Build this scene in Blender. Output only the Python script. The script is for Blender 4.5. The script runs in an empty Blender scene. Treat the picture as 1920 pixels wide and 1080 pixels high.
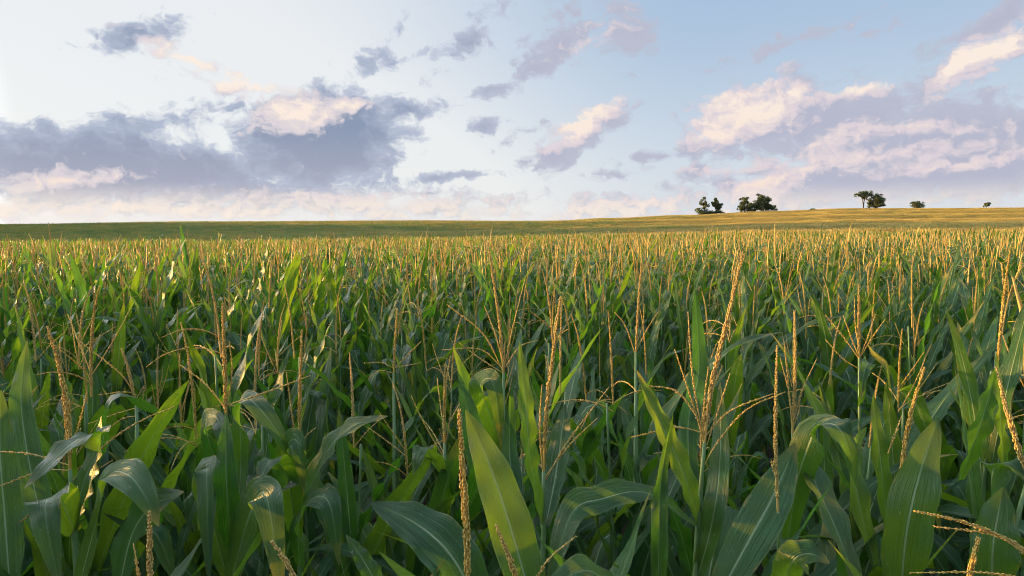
import bpy, math, random
import numpy as np
from mathutils import Vector, Matrix, noise as mnoise

random.seed(11)
rng = np.random.default_rng(11)
scene = bpy.context.scene
R = math.radians

# ------------------------------------------------------------------ camera
CAM_Z = 2.65
F_PX = 1280.0                       # focal length in pixels of the 1920 frame (24 mm lens)
PITCH = math.atan(100.0 / F_PX)     # true horizon at y = 440
cam = bpy.data.cameras.new("camera")
cam.lens = 24.0
cam.sensor_width = 36.0
cam.clip_start = 0.05
cam.clip_end = 20000.0
cam_o = bpy.data.objects.new("camera", cam)
cam_o.location = (0, 0, CAM_Z)
cam_o.rotation_euler = (math.pi / 2 - PITCH, 0, 0)
scene.collection.objects.link(cam_o)
scene.camera = cam_o

CP, SP = math.cos(PITCH), math.sin(PITCH)


def ray(px, py):
    u = (px - 960.0) / F_PX
    v = (540.0 - py) / F_PX
    return np.array([u, CP + v * SP, -SP + v * CP])


def at(px, py, Y):
    d = ray(px, py)
    return np.array([0, 0, CAM_Z]) + d * (Y / d[1])


def azel(px, py):
    d = ray(px, py)
    d = d / np.linalg.norm(d)
    return math.degrees(math.atan2(d[0], d[1])), math.degrees(math.asin(d[2]))


# ------------------------------------------------------------------ sun and exposure
SUN_AZ = -72.0      # degrees from the view direction, to the left
SUN_EL = 3.3
EXPO = 1.4
SUN_COL = (1.0, 0.54, 0.12)
sd = Vector((math.sin(R(SUN_AZ)) * math.cos(R(SUN_EL)), math.cos(R(SUN_AZ)) * math.cos(R(SUN_EL)), math.sin(R(SUN_EL))))
sun = bpy.data.lights.new("sun", 'SUN')
sun.energy = 5.0
sun.angle = R(0.53)
sun.color = SUN_COL
sun_o = bpy.data.objects.new("sun", sun)
sun_o.rotation_euler = sd.to_track_quat('Z', 'Y').to_euler()
scene.collection.objects.link(sun_o)

scene.view_settings.view_transform = 'Standard'
scene.view_settings.look = 'None'
scene.view_settings.exposure = EXPO
scene.view_settings.gamma = 1.0
scene.render.engine = 'CYCLES'
cy = scene.cycles
cy.max_bounces = 6
cy.diffuse_bounces = 2
cy.glossy_bounces = 2
cy.transmission_bounces = 4
cy.transparent_max_bounces = 4
cy.use_denoising = True
cy.denoiser = 'OPENIMAGEDENOISE'
cy.denoising_prefilter = 'ACCURATE'
cy.use_adaptive_sampling = True
cy.adaptive_threshold = 0.02
cy.pixel_filter_type = 'BLACKMAN_HARRIS'
cy.filter_width = 1.05
cy.caustics_reflective = False
cy.caustics_refractive = False
cy.sample_clamp_indirect = 4.0


# ------------------------------------------------------------------ node helper
class NT:
    def __init__(self, nt):
        self.nt = nt
        self.n = nt.nodes
        self.l = nt.links

    def new(self, t, **kw):
        n = self.n.new(t)
        for k, v in kw.items():
            setattr(n, k, v)
        return n

    def put(self, sock, v):
        if isinstance(v, bpy.types.NodeSocket):
            self.l.new(v, sock)
        else:
            sock.default_value = v

    def math(self, op, a, b=0.0, c=None, clamp=False):
        n = self.new('ShaderNodeMath', operation=op)
        n.use_clamp = clamp
        self.put(n.inputs[0], a)
        self.put(n.inputs[1], b)
        if c is not None:
            self.put(n.inputs[2], c)
        return n.outputs[0]

    def vmath(self, op, a, b=(0, 0, 0), out=0):
        n = self.new('ShaderNodeVectorMath', operation=op)
        self.put(n.inputs[0], a)
        if op == 'SCALE':
            self.put(n.inputs['Scale'], b)
        else:
            self.put(n.inputs[1], b)
        return n.outputs['Value'] if op in ('LENGTH', 'DOT_PRODUCT') else n.outputs[0]

    def mapr(self, v, a, b, c=0.0, d=1.0, smooth=True):
        n = self.new('ShaderNodeMapRange')
        n.interpolation_type = 'SMOOTHSTEP' if smooth else 'LINEAR'
        self.put(n.inputs[0], v)
        for i, q in enumerate((a, b, c, d)):
            self.put(n.inputs[i + 1], q)
        return n.outputs[0]

    def mix(self, f, a, b, mode='MIX'):
        n = self.new('ShaderNodeMix', data_type='RGBA', blend_type=mode)
        self.put(n.inputs[0], f)
        self.put(n.inputs[6], a if isinstance(a, bpy.types.NodeSocket) else tuple(a) + ((1.0,) if len(a) == 3 else ()))
        self.put(n.inputs[7], b if isinstance(b, bpy.types.NodeSocket) else tuple(b) + ((1.0,) if len(b) == 3 else ()))
        return n.outputs[2]

    def noise(self, vec, scale, detail=4.0, rough=0.55, dist=0.0, dim='3D'):
        n = self.new('ShaderNodeTexNoise', noise_dimensions=dim)
        self.put(n.inputs['Vector'], vec)
        n.inputs['Scale'].default_value = scale
        n.inputs['Detail'].default_value = detail
        n.inputs['Roughness'].default_value = rough
        n.inputs['Distortion'].default_value = dist
        return n

    def ramp(self, v, stops, interp='LINEAR'):
        n = self.new('ShaderNodeValToRGB')
        cr = n.color_ramp
        cr.interpolation = interp
        while len(cr.elements) < len(stops):
            cr.elements.new(0.5)
        for e, (p, c) in zip(cr.elements, stops):
            e.position = p
            e.color = tuple(c) + (1.0,)
        self.put(n.inputs[0], v)
        return n.outputs[0]


def s2l(r, g, b, k=1.0):
    def f(c):
        c /= 255.0
        return (c / 12.92 if c <= 0.04045 else ((c + 0.055) / 1.055) ** 2.4) * k
    return (f(r), f(g), f(b))


# ------------------------------------------------------------------ sky
# clouds: cx, cy, rx, ry (pixels of the photo), tilt (deg, rising to the right), strength
CLOUDS = [
    (200, 318, 370, 74, 0, 1.9), (610, 262, 150, 84, 8, 2.4), (745, 212, 85, 20, 12, .9),
    (440, 352, 330, 34, 0, 1.2), (285, 232, 140, 24, 10, .9), (60, 290, 160, 40, 0, 1.0),
    (700, 296, 60, 30, 20, .9),
    (320, 388, 560, 20, 0, .75), (830, 388, 170, 22, 4, .75), (600, 375, 260, 22, 0, .8),
    (262, 62, 90, 26, 22, .85), (210, 88, 55, 13, 0, .6), (420, 196, 50, 12, -6, .6),
    (450, 160, 95, 18, -8, .55), (345, 105, 60, 14, -15, .5),
    (700, 102, 75, 17, 42, .55), (880, 72, 90, 20, 38, .55), (760, 100, 60, 10, 10, .45),
    (1050, 88, 95, 34, 26, .95), (1170, 60, 42, 48, 40, .8), (1075, 20, 60, 18, 10, .4),
    (925, 170, 52, 15, 14, .75), (910, 235, 40, 13, 6, .75), (980, 245, 45, 9, 25, .45),
    (830, 333, 100, 10, 3, .85), (800, 362, 60, 6, 3, .5),
    (1100, 238, 88, 28, 26, 1.15), (1040, 290, 50, 30, 20, 1.0), (990, 300, 22, 12, 0, .6),
    (1152, 325, 48, 11, 6, .6), (1205, 299, 50, 8, 8, .6),
    (1420, 222, 120, 66, 12, 1.45), (1330, 280, 90, 20, 6, 1.1), (1560, 225, 190, 66, -4, 1.5),
    (1760, 275, 300, 90, -4, 1.6), (1640, 325, 340, 52, 6, 1.4), (1880, 310, 220, 60, 4, 1.5),
    (1450, 345, 150, 30, 24, .9), (1310, 325, 60, 16, 22, .7),
    (1810, 130, 115, 34, 38, 1.05), (1740, 172, 80, 26, 30, .95),
    (1860, 38, 120, 24, 24, 1.0), (1480, 80, 100, 14, 12, .45), (1640, 60, 60, 8, 10, .3),
    (1150, 388, 140, 22, 4, .85), (1290, 372, 60, 14, 0, .5), (930, 400, 60, 8, 0, .5),
]
# sunlit parts of the clouds, in the same terms
LIGHTS = [
    (560, 212, 85, 30, 14, 1.2), (645, 192, 55, 14, 0, .9), (110, 338, 130, 15, 4, .8), (250, 392, 420, 14, 0, .6),
    (460, 152, 110, 24, -8, 1.3), (345, 105, 70, 22, -15, 1.2), (720, 375, 230, 16, 0, .55),
    (1092, 226, 85, 24, 30, 1.4), (1395, 205, 105, 48, 15, 1.2), (1340, 255, 60, 24, 10, 1.2), (1490, 172, 60, 18, -5, .9), (1625, 160, 60, 13, 5, .9),
    (1832, 108, 90, 30, 36, 1.4), (1570, 300, 280, 17, 4, .6), (1430, 352, 140, 28, 24, .85), (1680, 236, 130, 12, -5, .5),
    (1560, 270, 60, 20, 30, .6), (1800, 300, 180, 12, 4, .45), (1110, 72, 60, 12, 30, .3), (1190, 378, 130, 14, 4, .6),
]
world = bpy.data.worlds.new("World")
scene.world = world
world.use_nodes = True
wt = NT(world.node_tree)
wt.n.clear()
gen = wt.new('ShaderNodeTexCoord').outputs['Generated']
sep = wt.new('ShaderNodeSeparateXYZ')
wt.l.new(wt.vmath('NORMALIZE', gen), sep.inputs[0])
dx, dy, dz = sep.outputs
az = wt.math('MULTIPLY', wt.math('ARCTAN2', dx, dy), 57.29578)
el = wt.math('MULTIPLY', wt.math('ARCSINE', dz), 57.29578)
comb = wt.new('ShaderNodeCombineXYZ')
wt.l.new(az, comb.inputs[0])
wt.l.new(el, comb.inputs[1])
P0 = comb.outputs[0]

# density group: evaluates the cloud field at a direction (degrees)
grp = bpy.data.node_groups.new("cloud_density", 'ShaderNodeTree')
grp.interface.new_socket('Vector', in_out='INPUT', socket_type='NodeSocketVector')
for _nm in ('Density', 'Lit', 'Relief'):
    grp.interface.new_socket(_nm, in_out='OUTPUT', socket_type='NodeSocketFloat')
g = NT(grp)
gi = g.new('NodeGroupInput').outputs[0]
go = g.new('NodeGroupOutput')
warp = g.noise(gi, 0.22, 4, 0.6).outputs['Color']
warp = g.vmath('SUBTRACT', warp, (0.5, 0.5, 0.5))
warp = g.vmath('MULTIPLY', warp, (5.0, 2.4, 0.0))
wp = g.vmath('ADD', gi, warp)


def ellipse(cx_, cy_, rx_, ry_, tilt):
    a0, e0 = azel(cx_, cy_)
    k = 57.3 / F_PX * math.cos(R(a0)) ** 1.6
    mp = g.new('ShaderNodeMapping', vector_type='TEXTURE')
    g.put(mp.inputs['Vector'], wp)
    mp.inputs['Location'].default_value = (a0, e0, 0)
    mp.inputs['Rotation'].default_value = (0, 0, R(tilt))
    mp.inputs['Scale'].default_value = (rx_ * k * 1.25, ry_ * k * 1.3, 1)
    return g.vmath('LENGTH', mp.outputs[0])


acc = None
for ci, (cx_, cy_, rx_, ry_, tilt, amp) in enumerate(CLOUDS):
    if ci % 8 == 0 and acc is not None:      # makes the node evaluation run in short blocks
        wp = g.vmath('ADD', wp, g.vmath('SCALE', wp, g.math('MULTIPLY', acc, 1e-7)))
    r_ = ellipse(cx_, cy_, rx_, ry_, tilt)
    c_ = g.math('MULTIPLY_ADD', r_, -amp, amp)
    acc = c_ if acc is None else g.math('SMOOTH_MAX', acc, c_, 0.25)
sc_ = g.vmath('MULTIPLY', wp, (1.0, 1.45, 1.0))
n1 = g.noise(sc_, 0.42, 10, 0.62, 0.12).outputs['Fac']


def puff(vec):
    v = g.new('ShaderNodeTexVoronoi', voronoi_dimensions='2D', feature='F1')
    g.l.new(vec, v.inputs['Vector'])
    v.inputs['Scale'].default_value = 0.5
    v.inputs['Detail'].default_value = 2.0
    v.inputs['Roughness'].default_value = 0.55
    v.inputs['Lacunarity'].default_value = 2.3
    return v.outputs['Distance']


fine = g.noise(sc_, 1.6, 2, 0.5).outputs['Color']
jit = g.vmath('MULTIPLY', g.vmath('SUBTRACT', fine, (.5, .5, .5)), (0.55, 0.55, 0))
pv = g.vmath('ADD', sc_, jit)
pf1 = puff(pv)
nn = g.math('MULTIPLY_ADD', n1, 1.7, -0.88)
dens = g.math('ADD', acc, g.math('ADD', nn, g.math('MULTIPLY_ADD', pf1, -0.6, 0.44)))
lit = None
for ci, (cx_, cy_, rx_, ry_, tilt, amp) in enumerate(LIGHTS):
    if ci % 8 == 0:
        src = acc if lit is None else lit
        wp = g.vmath('ADD', wp, g.vmath('SCALE', wp, g.math('MULTIPLY', src, 1e-7)))
    r_ = ellipse(cx_, cy_, rx_, ry_, tilt)
    c_ = g.math('MULTIPLY_ADD', r_, -amp, amp)
    lit = c_ if lit is None else g.math('SMOOTH_MAX', lit, c_, 0.3)
# relief: the noise falls off towards the light
n2 = g.noise(g.vmath('ADD', sc_, (-0.55, 0.75, 0.0)), 0.42, 8, 0.62, 0.12).outputs['Fac']
pf2 = puff(g.vmath('ADD', pv, (-0.35, 0.45, 0.0)))
det = g.math('ADD', g.math('MULTIPLY', g.math('SUBTRACT', n1, n2), 1.25), g.math('MULTIPLY', g.math('SUBTRACT', pf2, pf1), 0.5))
lit = g.math('MAXIMUM', lit, -0.35)
g.l.new(dens, go.inputs[0])
g.l.new(lit, go.inputs[1])
g.l.new(det, go.inputs[2])


def cloud_at(vec):
    n = wt.new('ShaderNodeGroup')
    n.node_tree = grp
    wt.l.new(vec, n.inputs[0])
    return n.outputs


D0, LIT0, DET = cloud_at(P0)
alpha = wt.mapr(D0, -0.10, 0.50)
litf = wt.mapr(wt.math('ADD', LIT0, DET), -0.12, 1.05, smooth=False)
left = wt.mapr(az, 6.0, -10.0)                 # towards the sun the clouds are seen from their shaded side
thick = wt.mapr(wt.math('ADD', D0, wt.math('MULTIPLY', DET, -0.9)), 0.1, 1.3)
shade = wt.mix(left, s2l(182, 184, 203), wt.mix(wt.mapr(el, 3.0, 9.5), s2l(164, 168, 189), s2l(132, 147, 176)))
shade_thin = wt.mix(left, s2l(188, 191, 208), s2l(180, 190, 211))
shade = wt.mix(thick, shade_thin, shade)
warm = wt.mix(wt.mapr(el, 1.0, 13.0), s2l(248, 226, 214), s2l(254, 238, 224))
ccol = wt.mix(wt.mapr(litf, 0.0, 0.5), shade, wt.mix(left, s2l(224, 211, 217), s2l(220, 211, 217)))
ccol = wt.mix(wt.mapr(litf, 0.42, 0.95), ccol, warm)
low = wt.math('MULTIPLY', wt.mapr(el, 4.2, 1.4), wt.mapr(wt.math('ADD', D0, DET), -0.4, 0.8, 0.25, 0.8))   # warm light low under the cloud bank
ccol = wt.mix(low, ccol, s2l(255, 241, 226))

sky = wt.new('ShaderNodeTexSky', sky_type='NISHITA')
sky.sun_disc = False
sky.sun_elevation = R(SUN_EL)
sky.sun_rotation = R(SUN_AZ)
sky.air_density = 1.0
sky.dust_density = 1.0
sky.ozone_density = 1.5
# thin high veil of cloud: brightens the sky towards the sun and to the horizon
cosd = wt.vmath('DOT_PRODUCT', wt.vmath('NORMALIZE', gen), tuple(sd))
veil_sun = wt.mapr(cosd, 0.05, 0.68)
glow = wt.mapr(cosd, 0.80, 1.0)     # sky round the low sun, strengthened out of view to light the corn
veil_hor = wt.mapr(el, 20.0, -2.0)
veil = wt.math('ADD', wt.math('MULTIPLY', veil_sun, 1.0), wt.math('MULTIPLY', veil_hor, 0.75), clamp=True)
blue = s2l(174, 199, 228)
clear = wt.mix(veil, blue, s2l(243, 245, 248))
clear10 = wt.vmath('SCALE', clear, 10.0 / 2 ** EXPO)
base = wt.mix(0.88, sky.outputs[0], wt.vmath('SCALE', clear10, wt.math('ADD', 1.0, wt.math('ADD', wt.math('MULTIPLY', glow, 12.0), wt.mapr(el, 28.0, 60.0, 0.0, 1.4)))))  # overhead sky also boosted out of view, as extra light on the corn
cc10 = wt.vmath('SCALE', ccol, 10.0 / 2 ** EXPO)
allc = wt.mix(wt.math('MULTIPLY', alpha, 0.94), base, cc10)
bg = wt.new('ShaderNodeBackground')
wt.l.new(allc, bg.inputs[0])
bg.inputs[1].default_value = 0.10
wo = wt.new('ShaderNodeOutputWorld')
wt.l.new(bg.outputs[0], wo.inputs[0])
world.cycles.sampling_method = 'MANUAL'
world.cycles.sample_map_resolution = 512


# ------------------------------------------------------------------ object helpers
def tag(o, label=None, cat=None, group=None, kind=None):
    if label: o['label'] = label
    if cat: o['category'] = cat
    if group: o['group'] = group
    if kind: o['kind'] = kind
    return o


class MB:
    """collects vertices, faces and uvs for one mesh"""
    def __init__(self):
        self.v, self.f, self.uv, self.mi = [], [], [], []
        self.n = 0

    def add(self, verts, faces, uvs=None, mi=0):
        verts = np.asarray(verts, float)
        self.v.append(verts)
        for f in faces:
            self.f.append(tuple(i + self.n for i in f))
            self.mi.append(mi)
        self.uv.append(np.asarray(uvs, float) if uvs is not None else np.zeros((len(verts), 2)))
        self.n += len(verts)

    def join(self, o, M=None, mi=None):
        for v, u in zip(o.v, o.uv):
            vv = v if M is None else v @ M[:3, :3].T + M[:3, 3]
            self.v.append(vv)
            self.uv.append(u)
        for f, m in zip(o.f, o.mi):
            self.f.append(tuple(i + self.n for i in f))
            self.mi.append(m if mi is None else mi)
        self.n += o.n

    def mesh(self, name, mats, smooth=True):
        me = bpy.data.meshes.new(name)
        V = np.concatenate(self.v)
        me.vertices.add(len(V))
        me.vertices.foreach_set("co", V.astype(np.float32).ravel())
        ls = np.array([len(f) for f in self.f])
        li = np.concatenate([np.array(f) for f in self.f]).astype(np.int32)
        me.loops.add(len(li))
        me.loops.foreach_set("vertex_index", li)
        me.polygons.add(len(ls))
        st = np.concatenate([[0], np.cumsum(ls)[:-1]]).astype(np.int32)
        me.polygons.foreach_set("loop_start", st)
        try:
            me.polygons.foreach_set("loop_total", ls.astype(np.int32))
        except Exception:
            pass
        me.polygons.foreach_set("material_index", np.array(self.mi, np.int32))
        me.polygons.foreach_set("use_smooth", np.full(len(ls), smooth))
        U = np.concatenate(self.uv)
        uvl = me.uv_layers.new(name="UVMap")
        uvl.data.foreach_set("uv", U[li].astype(np.float32).ravel())
        for m in (mats if isinstance(mats, (list, tuple)) else [mats]):
            me.materials.append(m)
        me.update(calc_edges=True)
        me.validate()
        return me


def link(name, me, parent=None, loc=(0, 0, 0), rz=0.0, sc=1.0):
    o = bpy.data.objects.new(name, me)
    o.location = loc
    o.rotation_euler = (0, 0, rz)
    o.scale = (sc, sc, sc)
    if parent is not None:
        o.parent = parent
    scene.collection.objects.link(o)
    return o


def tube(path, rad, sides=6, cap=True, uvv=None):
    P = np.asarray(path, float)
    n = len(P)
    rad = np.broadcast_to(np.asarray(rad, float), (n,))
    T = np.gradient(P, axis=0)
    T /= np.linalg.norm(T, axis=1)[:, None] + 1e-12
    up = np.array([0.0, 0, 1]) if abs(T[0][2]) < 0.9 else np.array([1.0, 0, 0])
    vs, uvs, fs = [], [], []
    A = np.cross(T[0], up)
    A /= np.linalg.norm(A)
    for i in range(n):
        A = A - T[i] * np.dot(A, T[i])
        A /= np.linalg.norm(A) + 1e-12
        B = np.cross(T[i], A)
        for k in range(sides):
            a = 2 * math.pi * k / sides
            vs.append(P[i] + (A * math.cos(a) + B * math.sin(a)) * rad[i])
            uvs.append((k / sides, i / (n - 1)))
    for i in range(n - 1):
        for k in range(sides):
            k2 = (k + 1) % sides
            fs.append((i * sides + k, i * sides + k2, (i + 1) * sides + k2, (i + 1) * sides + k))
    if cap:
        fs.append(tuple(range((n - 1) * sides, n * sides)))
    return vs, fs, uvs


def catmull(pts, n):
    P = np.asarray(pts, float)
    P = np.vstack([2 * P[0] - P[1], P, 2 * P[-1] - P[-2]])
    m = len(P) - 3
    out = []
    for t in np.linspace(0, m, n):
        i = min(int(t), m - 1)
        u = t - i
        p0, p1, p2, p3 = P[i:i + 4]
        out.append(0.5 * (2 * p1 + (p2 - p0) * u + (2 * p0 - 5 * p1 + 4 * p2 - p3) * u * u + (3 * p1 - p0 - 3 * p2 + p3) * u ** 3))
    return np.array(out)


# ------------------------------------------------------------------ materials
def new_mat(name):
    m = bpy.data.materials.new(name)
    m.use_nodes = True
    t = NT(m.node_tree)
    t.n.clear()
    return m, t


def leaf_material(name='corn_leaf', simple=False):
    m, t = new_mat(name)
    tc = t.new('ShaderNodeTexCoord')
    uv = tc.outputs['UV']
    s = t.new('ShaderNodeSeparateXYZ')
    t.l.new(uv, s.inputs[0])
    u, v = s.outputs[0], s.outputs[1]
    rnd = t.new('ShaderNodeObjectInfo').outputs['Random']
    d = t.math('ABSOLUTE', t.math('SUBTRACT', u, 0.5))
    rib = t.mapr(d, 0.035, 0.016)
    rib = t.math('MULTIPLY', rib, t.mapr(v, 0.98, 0.55))
    halo = t.math('MULTIPLY', t.mapr(d, 0.12, 0.03), 0.25)
    edge = t.mapr(d, 0.485, 0.5)
    # lengthwise veins
    mp = t.new('ShaderNodeMapping')
    t.l.new(uv, mp.inputs[0])
    mp.inputs['Scale'].default_value = (34.0, 0.9, 1.0)
    addv = t.new('ShaderNodeCombineXYZ')
    t.l.new(t.math('MULTIPLY', rnd, 37.0), addv.inputs[2])
    vv = t.vmath('ADD', mp.outputs[0], addv.outputs[0])
    vein = t.noise(vv, 1.0, 3, 0.6).outputs['Fac']
    vein = t.mapr(vein, 0.3, 0.7, 0, 1, False)
    blot = t.noise(t.vmath('ADD', tc.outputs['Object'], addv.outputs[0]), 9.0, 3, 0.6).outputs['Fac']
    spots = t.mapr(t.noise(t.vmath('ADD', tc.outputs['Object'], addv.outputs[0]), 120.0, 2, 0.5).outputs['Fac'], 0.70, 0.76)
    back = t.new('ShaderNodeNewGeometry').outputs['Backfacing']
    g1 = t.mix(rnd, (0.005, 0.034, 0.010), (0.028, 0.095, 0.022))
    g1 = t.mix(back, g1, t.mix(rnd, (0.006, 0.040, 0.005), (0.034, 0.105, 0.008)))
    g1 = t.mix(t.math('MULTIPLY', vein, 0.6), g1, (0.075, 0.175, 0.075))
    g1 = t.mix(t.mapr(blot, 0.35, 0.7, 0.0, 0.45), g1, (0.020, 0.070, 0.022))
    g1 = t.mix(halo, g1, (0.12, 0.24, 0.09))
    # dry, yellowed tips on some leaves, blade edges slightly pale
    tipw = t.math('MULTIPLY', t.mapr(t.math('ADD', v, t.math('MULTIPLY', t.math('SUBTRACT', blot, 0.5), 0.55)), 0.86, 1.04),
                  t.mapr(t.math('FRACT', t.math('MULTIPLY', rnd, 7.31)), 0.4, 0.8))
    dry = t.math('MULTIPLY', t.mapr(t.math('FRACT', t.math('MULTIPLY', rnd, 13.7)), 0.975, 0.985), t.mapr(blot, 0.45, 0.6))
    yel = t.math('MAXIMUM', tipw, dry)
    col = t.mix(t.math('MULTIPLY', yel, 0.85), g1, (0.42, 0.36, 0.07))
    col = t.mix(t.math('MULTIPLY', edge, 0.6), col, (0.20, 0.26, 0.09))
    brn = t.math('MULTIPLY', t.mapr(d, 0.40, 0.49), t.mapr(t.noise(t.vmath('ADD', tc.outputs['Object'], addv.outputs[0]), 22.0, 3, 0.6).outputs['Fac'], 0.55, 0.66))
    col = t.mix(t.math('MULTIPLY', brn, 0.8), col, (0.26, 0.19, 0.07))
    col = t.mix(t.math('MULTIPLY', rib, 0.85), col, (0.36, 0.47, 0.27))
    col = t.mix(t.math('MULTIPLY', spots, 0.5), col, (0.35, 0.38, 0.22))
    tcol = t.mix(rnd, (0.10, 0.36, 0.006), (0.36, 0.54, 0.010))
    tcol = t.mix(t.math('MULTIPLY', vein, 0.35), tcol, (0.22, 0.5, 0.05))
    tcol = t.mix(t.math('MULTIPLY', yel, 0.8), tcol, (0.62, 0.46, 0.06))
    tcol = t.mix(t.math('MULTIPLY', rib, 0.5), tcol, (0.15, 0.28, 0.08))
    p = t.new('ShaderNodeBsdfPrincipled')
    t.l.new(col, p.inputs['Base Color'])
    t.put(p.inputs['Roughness'], t.math('ADD', t.mapr(blot, 0.3, 0.7, 0.28, 0.42, False), t.math('MULTIPLY', back, -0.03)))
    p.inputs['Specular IOR Level'].default_value = 0.42
    if not simple:
        b = t.new('ShaderNodeBump')
        b.inputs['Strength'].default_value = 1.0
        b.inputs['Distance'].default_value = 0.0035
        t.l.new(t.math('SUBTRACT', vein, t.math('MULTIPLY', rib, 1.5)), b.inputs['Height'])
        t.l.new(b.outputs[0], p.inputs['Normal'])
    tr = t.new('ShaderNodeBsdfTranslucent')
    t.l.new(tcol, tr.inputs[0])
    mx = t.new('ShaderNodeMixShader')
    mx.inputs[0].default_value = 0.24
    t.l.new(p.outputs[0], mx.inputs[1])
    t.l.new(tr.outputs[0], mx.inputs[2])
    o = t.new('ShaderNodeOutputMaterial')
    t.l.new(mx.outputs[0], o.inputs[0])
    return m


def simple_mat(name, c1, c2, scale=40.0, rough=0.6, coord='Object', trans=None, rnd_amt=0.0, c3=None):
    m, t = new_mat(name)
    tc = t.new('ShaderNodeTexCoord')
    n = t.noise(tc.outputs[coord], scale, 4, 0.6).outputs['Fac']
    col = t.mix(t.mapr(n, 0.3, 0.7), c1, c2)
    if c3 is not None:
        rnd = t.new('ShaderNodeObjectInfo').outputs['Random']
        col = t.mix(t.math('MULTIPLY', rnd, rnd_amt), col, c3)
    p = t.new('ShaderNodeBsdfPrincipled')
    t.l.new(col, p.inputs['Base Color'])
    p.inputs['Roughness'].default_value = rough
    sh = p.outputs[0]
    if trans:
        tr = t.new('ShaderNodeBsdfTranslucent')
        tr.inputs[0].default_value = tuple(trans[1]) + (1,)
        mx = t.new('ShaderNodeMixShader')
        mx.inputs[0].default_value = trans[0]
        t.l.new(sh, mx.inputs[1])
        t.l.new(tr.outputs[0], mx.inputs[2])
        sh = mx.outputs[0]
    o = t.new('ShaderNodeOutputMaterial')
    t.l.new(sh, o.inputs[0])
    return m


M_LEAF = leaf_material()
M_STALK = simple_mat('corn_stalk', (0.10, 0.19, 0.06), (0.17, 0.26, 0.10), 14.0, 0.5, trans=(0.15, (0.2, 0.4, 0.05)))
M_TASSEL = simple_mat('corn_tassel', (0.43, 0.32, 0.07), (0.70, 0.49, 0.11), 90.0, 0.65, trans=(0.25, (0.80, 0.48, 0.07)), rnd_amt=0.4, c3=(0.52, 0.41, 0.19))
M_SOIL = simple_mat('soil', (0.025, 0.018, 0.011), (0.05, 0.036, 0.022), 1.5, 0.95, 'Object')
M_BARK = simple_mat('tree_bark', (0.05, 0.04, 0.03), (0.11, 0.09, 0.07), 6.0, 0.9)
M_FOL = simple_mat('tree_leaves', (0.06, 0.075, 0.028), (0.12, 0.13, 0.05), 0.9, 0.7, trans=(0.25, (0.16, 0.22, 0.05)))

# ------------------------------------------------------------------ terrain
# screen height of the crop's top surface, by azimuth column and distance (photo pixels)
T_PX = np.array([-300., 0., 400., 800., 960., 1150., 1280., 1440., 1600., 1920., 2300.])
T_Y = np.array([0, 30., 60., 85., 115., 150., 200., 260., 330., 420., 700., 3000.])
CROP = 2.34
T_PY = {  # columns: Y = 60, 85, 115, 150, 200, 260, 330, 420, 700
    -300: (459, 461, 466, 456, 440, 424, 434, 450, 455),
    0:    (458, 460, 465, 455, 438, 421, 432, 448, 455),
    400:  (456, 458, 462, 452, 433, 414, 426, 444, 452),
    800:  (450, 450, 454, 447, 430, 413, 423, 440, 450),
    960:  (447, 445, 448, 442, 428, 414, 421, 436, 448),
    1150: (445, 440, 441, 436, 424, 413, 409, 418, 444),
    1280: (443, 436, 433, 431, 421, 411, 403, 408, 440),
    1440: (441, 432, 426, 425, 417, 408, 399, 396, 436),
    1600: (440, 430, 422, 420, 412, 404, 395, 391, 434),
    1920: (439, 428, 420, 417, 409, 402, 394, 390, 434),
    2300: (439, 427, 420, 416, 409, 402, 394, 389, 434),
}
Gt = np.zeros((len(T_PX), len(T_Y)))
for i, p in enumerate(T_PX):
    pys = T_PY[int(p)]
    for j in range(len(T_Y)):
        if j == 0: z = 0.0
        elif j == 1: z = 0.35 * (CAM_Z - (pys[0] - 440) / F_PX * 60 - CROP)
        elif j == len(T_Y) - 1: z = -30.0
        else: z = CAM_Z - (pys[j - 2] - 440) / F_PX * T_Y[j] - CROP
        Gt[i, j] = z


def _cub(p0, p1, p2, p3, u):
    return 0.5 * (2 * p1 + (p2 - p0) * u + (2 * p0 - 5 * p1 + 4 * p2 - p3) * u * u + (3 * p1 - p0 - 3 * p2 + p3) * u ** 3)


def ground(x, y):
    x = np.asarray(x, float); y = np.asarray(y, float)
    yy = np.clip(y, 0.0, 2999.0)
    px = np.clip(960 + F_PX * x / np.maximum(yy, 8.0), T_PX[0], T_PX[-1] - 1e-3)
    j = np.clip(np.searchsorted(T_Y, yy, side='right') - 1, 0, len(T_Y) - 2)
    v = (yy - T_Y[j]) / (T_Y[j + 1] - T_Y[j])
    v = v * v * (3 - 2 * v) * 0.35 + v * 0.65
    i = np.clip(np.searchsorted(T_PX, px, side='right') - 1, 0, len(T_PX) - 2)
    u = (px - T_PX[i]) / (T_PX[i + 1] - T_PX[i])
    u = u * u * (3 - 2 * u)
    def G(a): return Gt[a, j] * (1 - v) + Gt[a, j + 1] * v
    z = G(i) * (1 - u) + G(i + 1) * u
    far = np.clip((yy - 80) / 80, 0, 1)
    z = z + far * (0.28 * np.sin(yy / 17.0 + x / 61.0) * np.sin(x / 47.0 + 1.3) + 0.22 * np.sin(yy / 9.3 - x / 83.0 + 2.0))
    rise = np.clip((-x - 1.6) / 3.4, 0, 1) * np.clip((-x / np.maximum(y, .5) - .85) / .5, 0, 1)  # swell of ground added outside the view, keeps low sun off the front leaves
    z = z + .18 * rise * rise * (3 - 2 * rise)
    # unseen knoll added on the left to throw an evening shadow over the far slope
    kx = np.clip((72.0 - np.abs(x + 308.0)) / 48.0, 0, 1)
    ky = np.clip((66.0 - np.abs(y - 243.0)) / 26.0, 0, 1)
    return z + 25.0 * kx * kx * (3 - 2 * kx) * ky * ky * (3 - 2 * ky)


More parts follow.
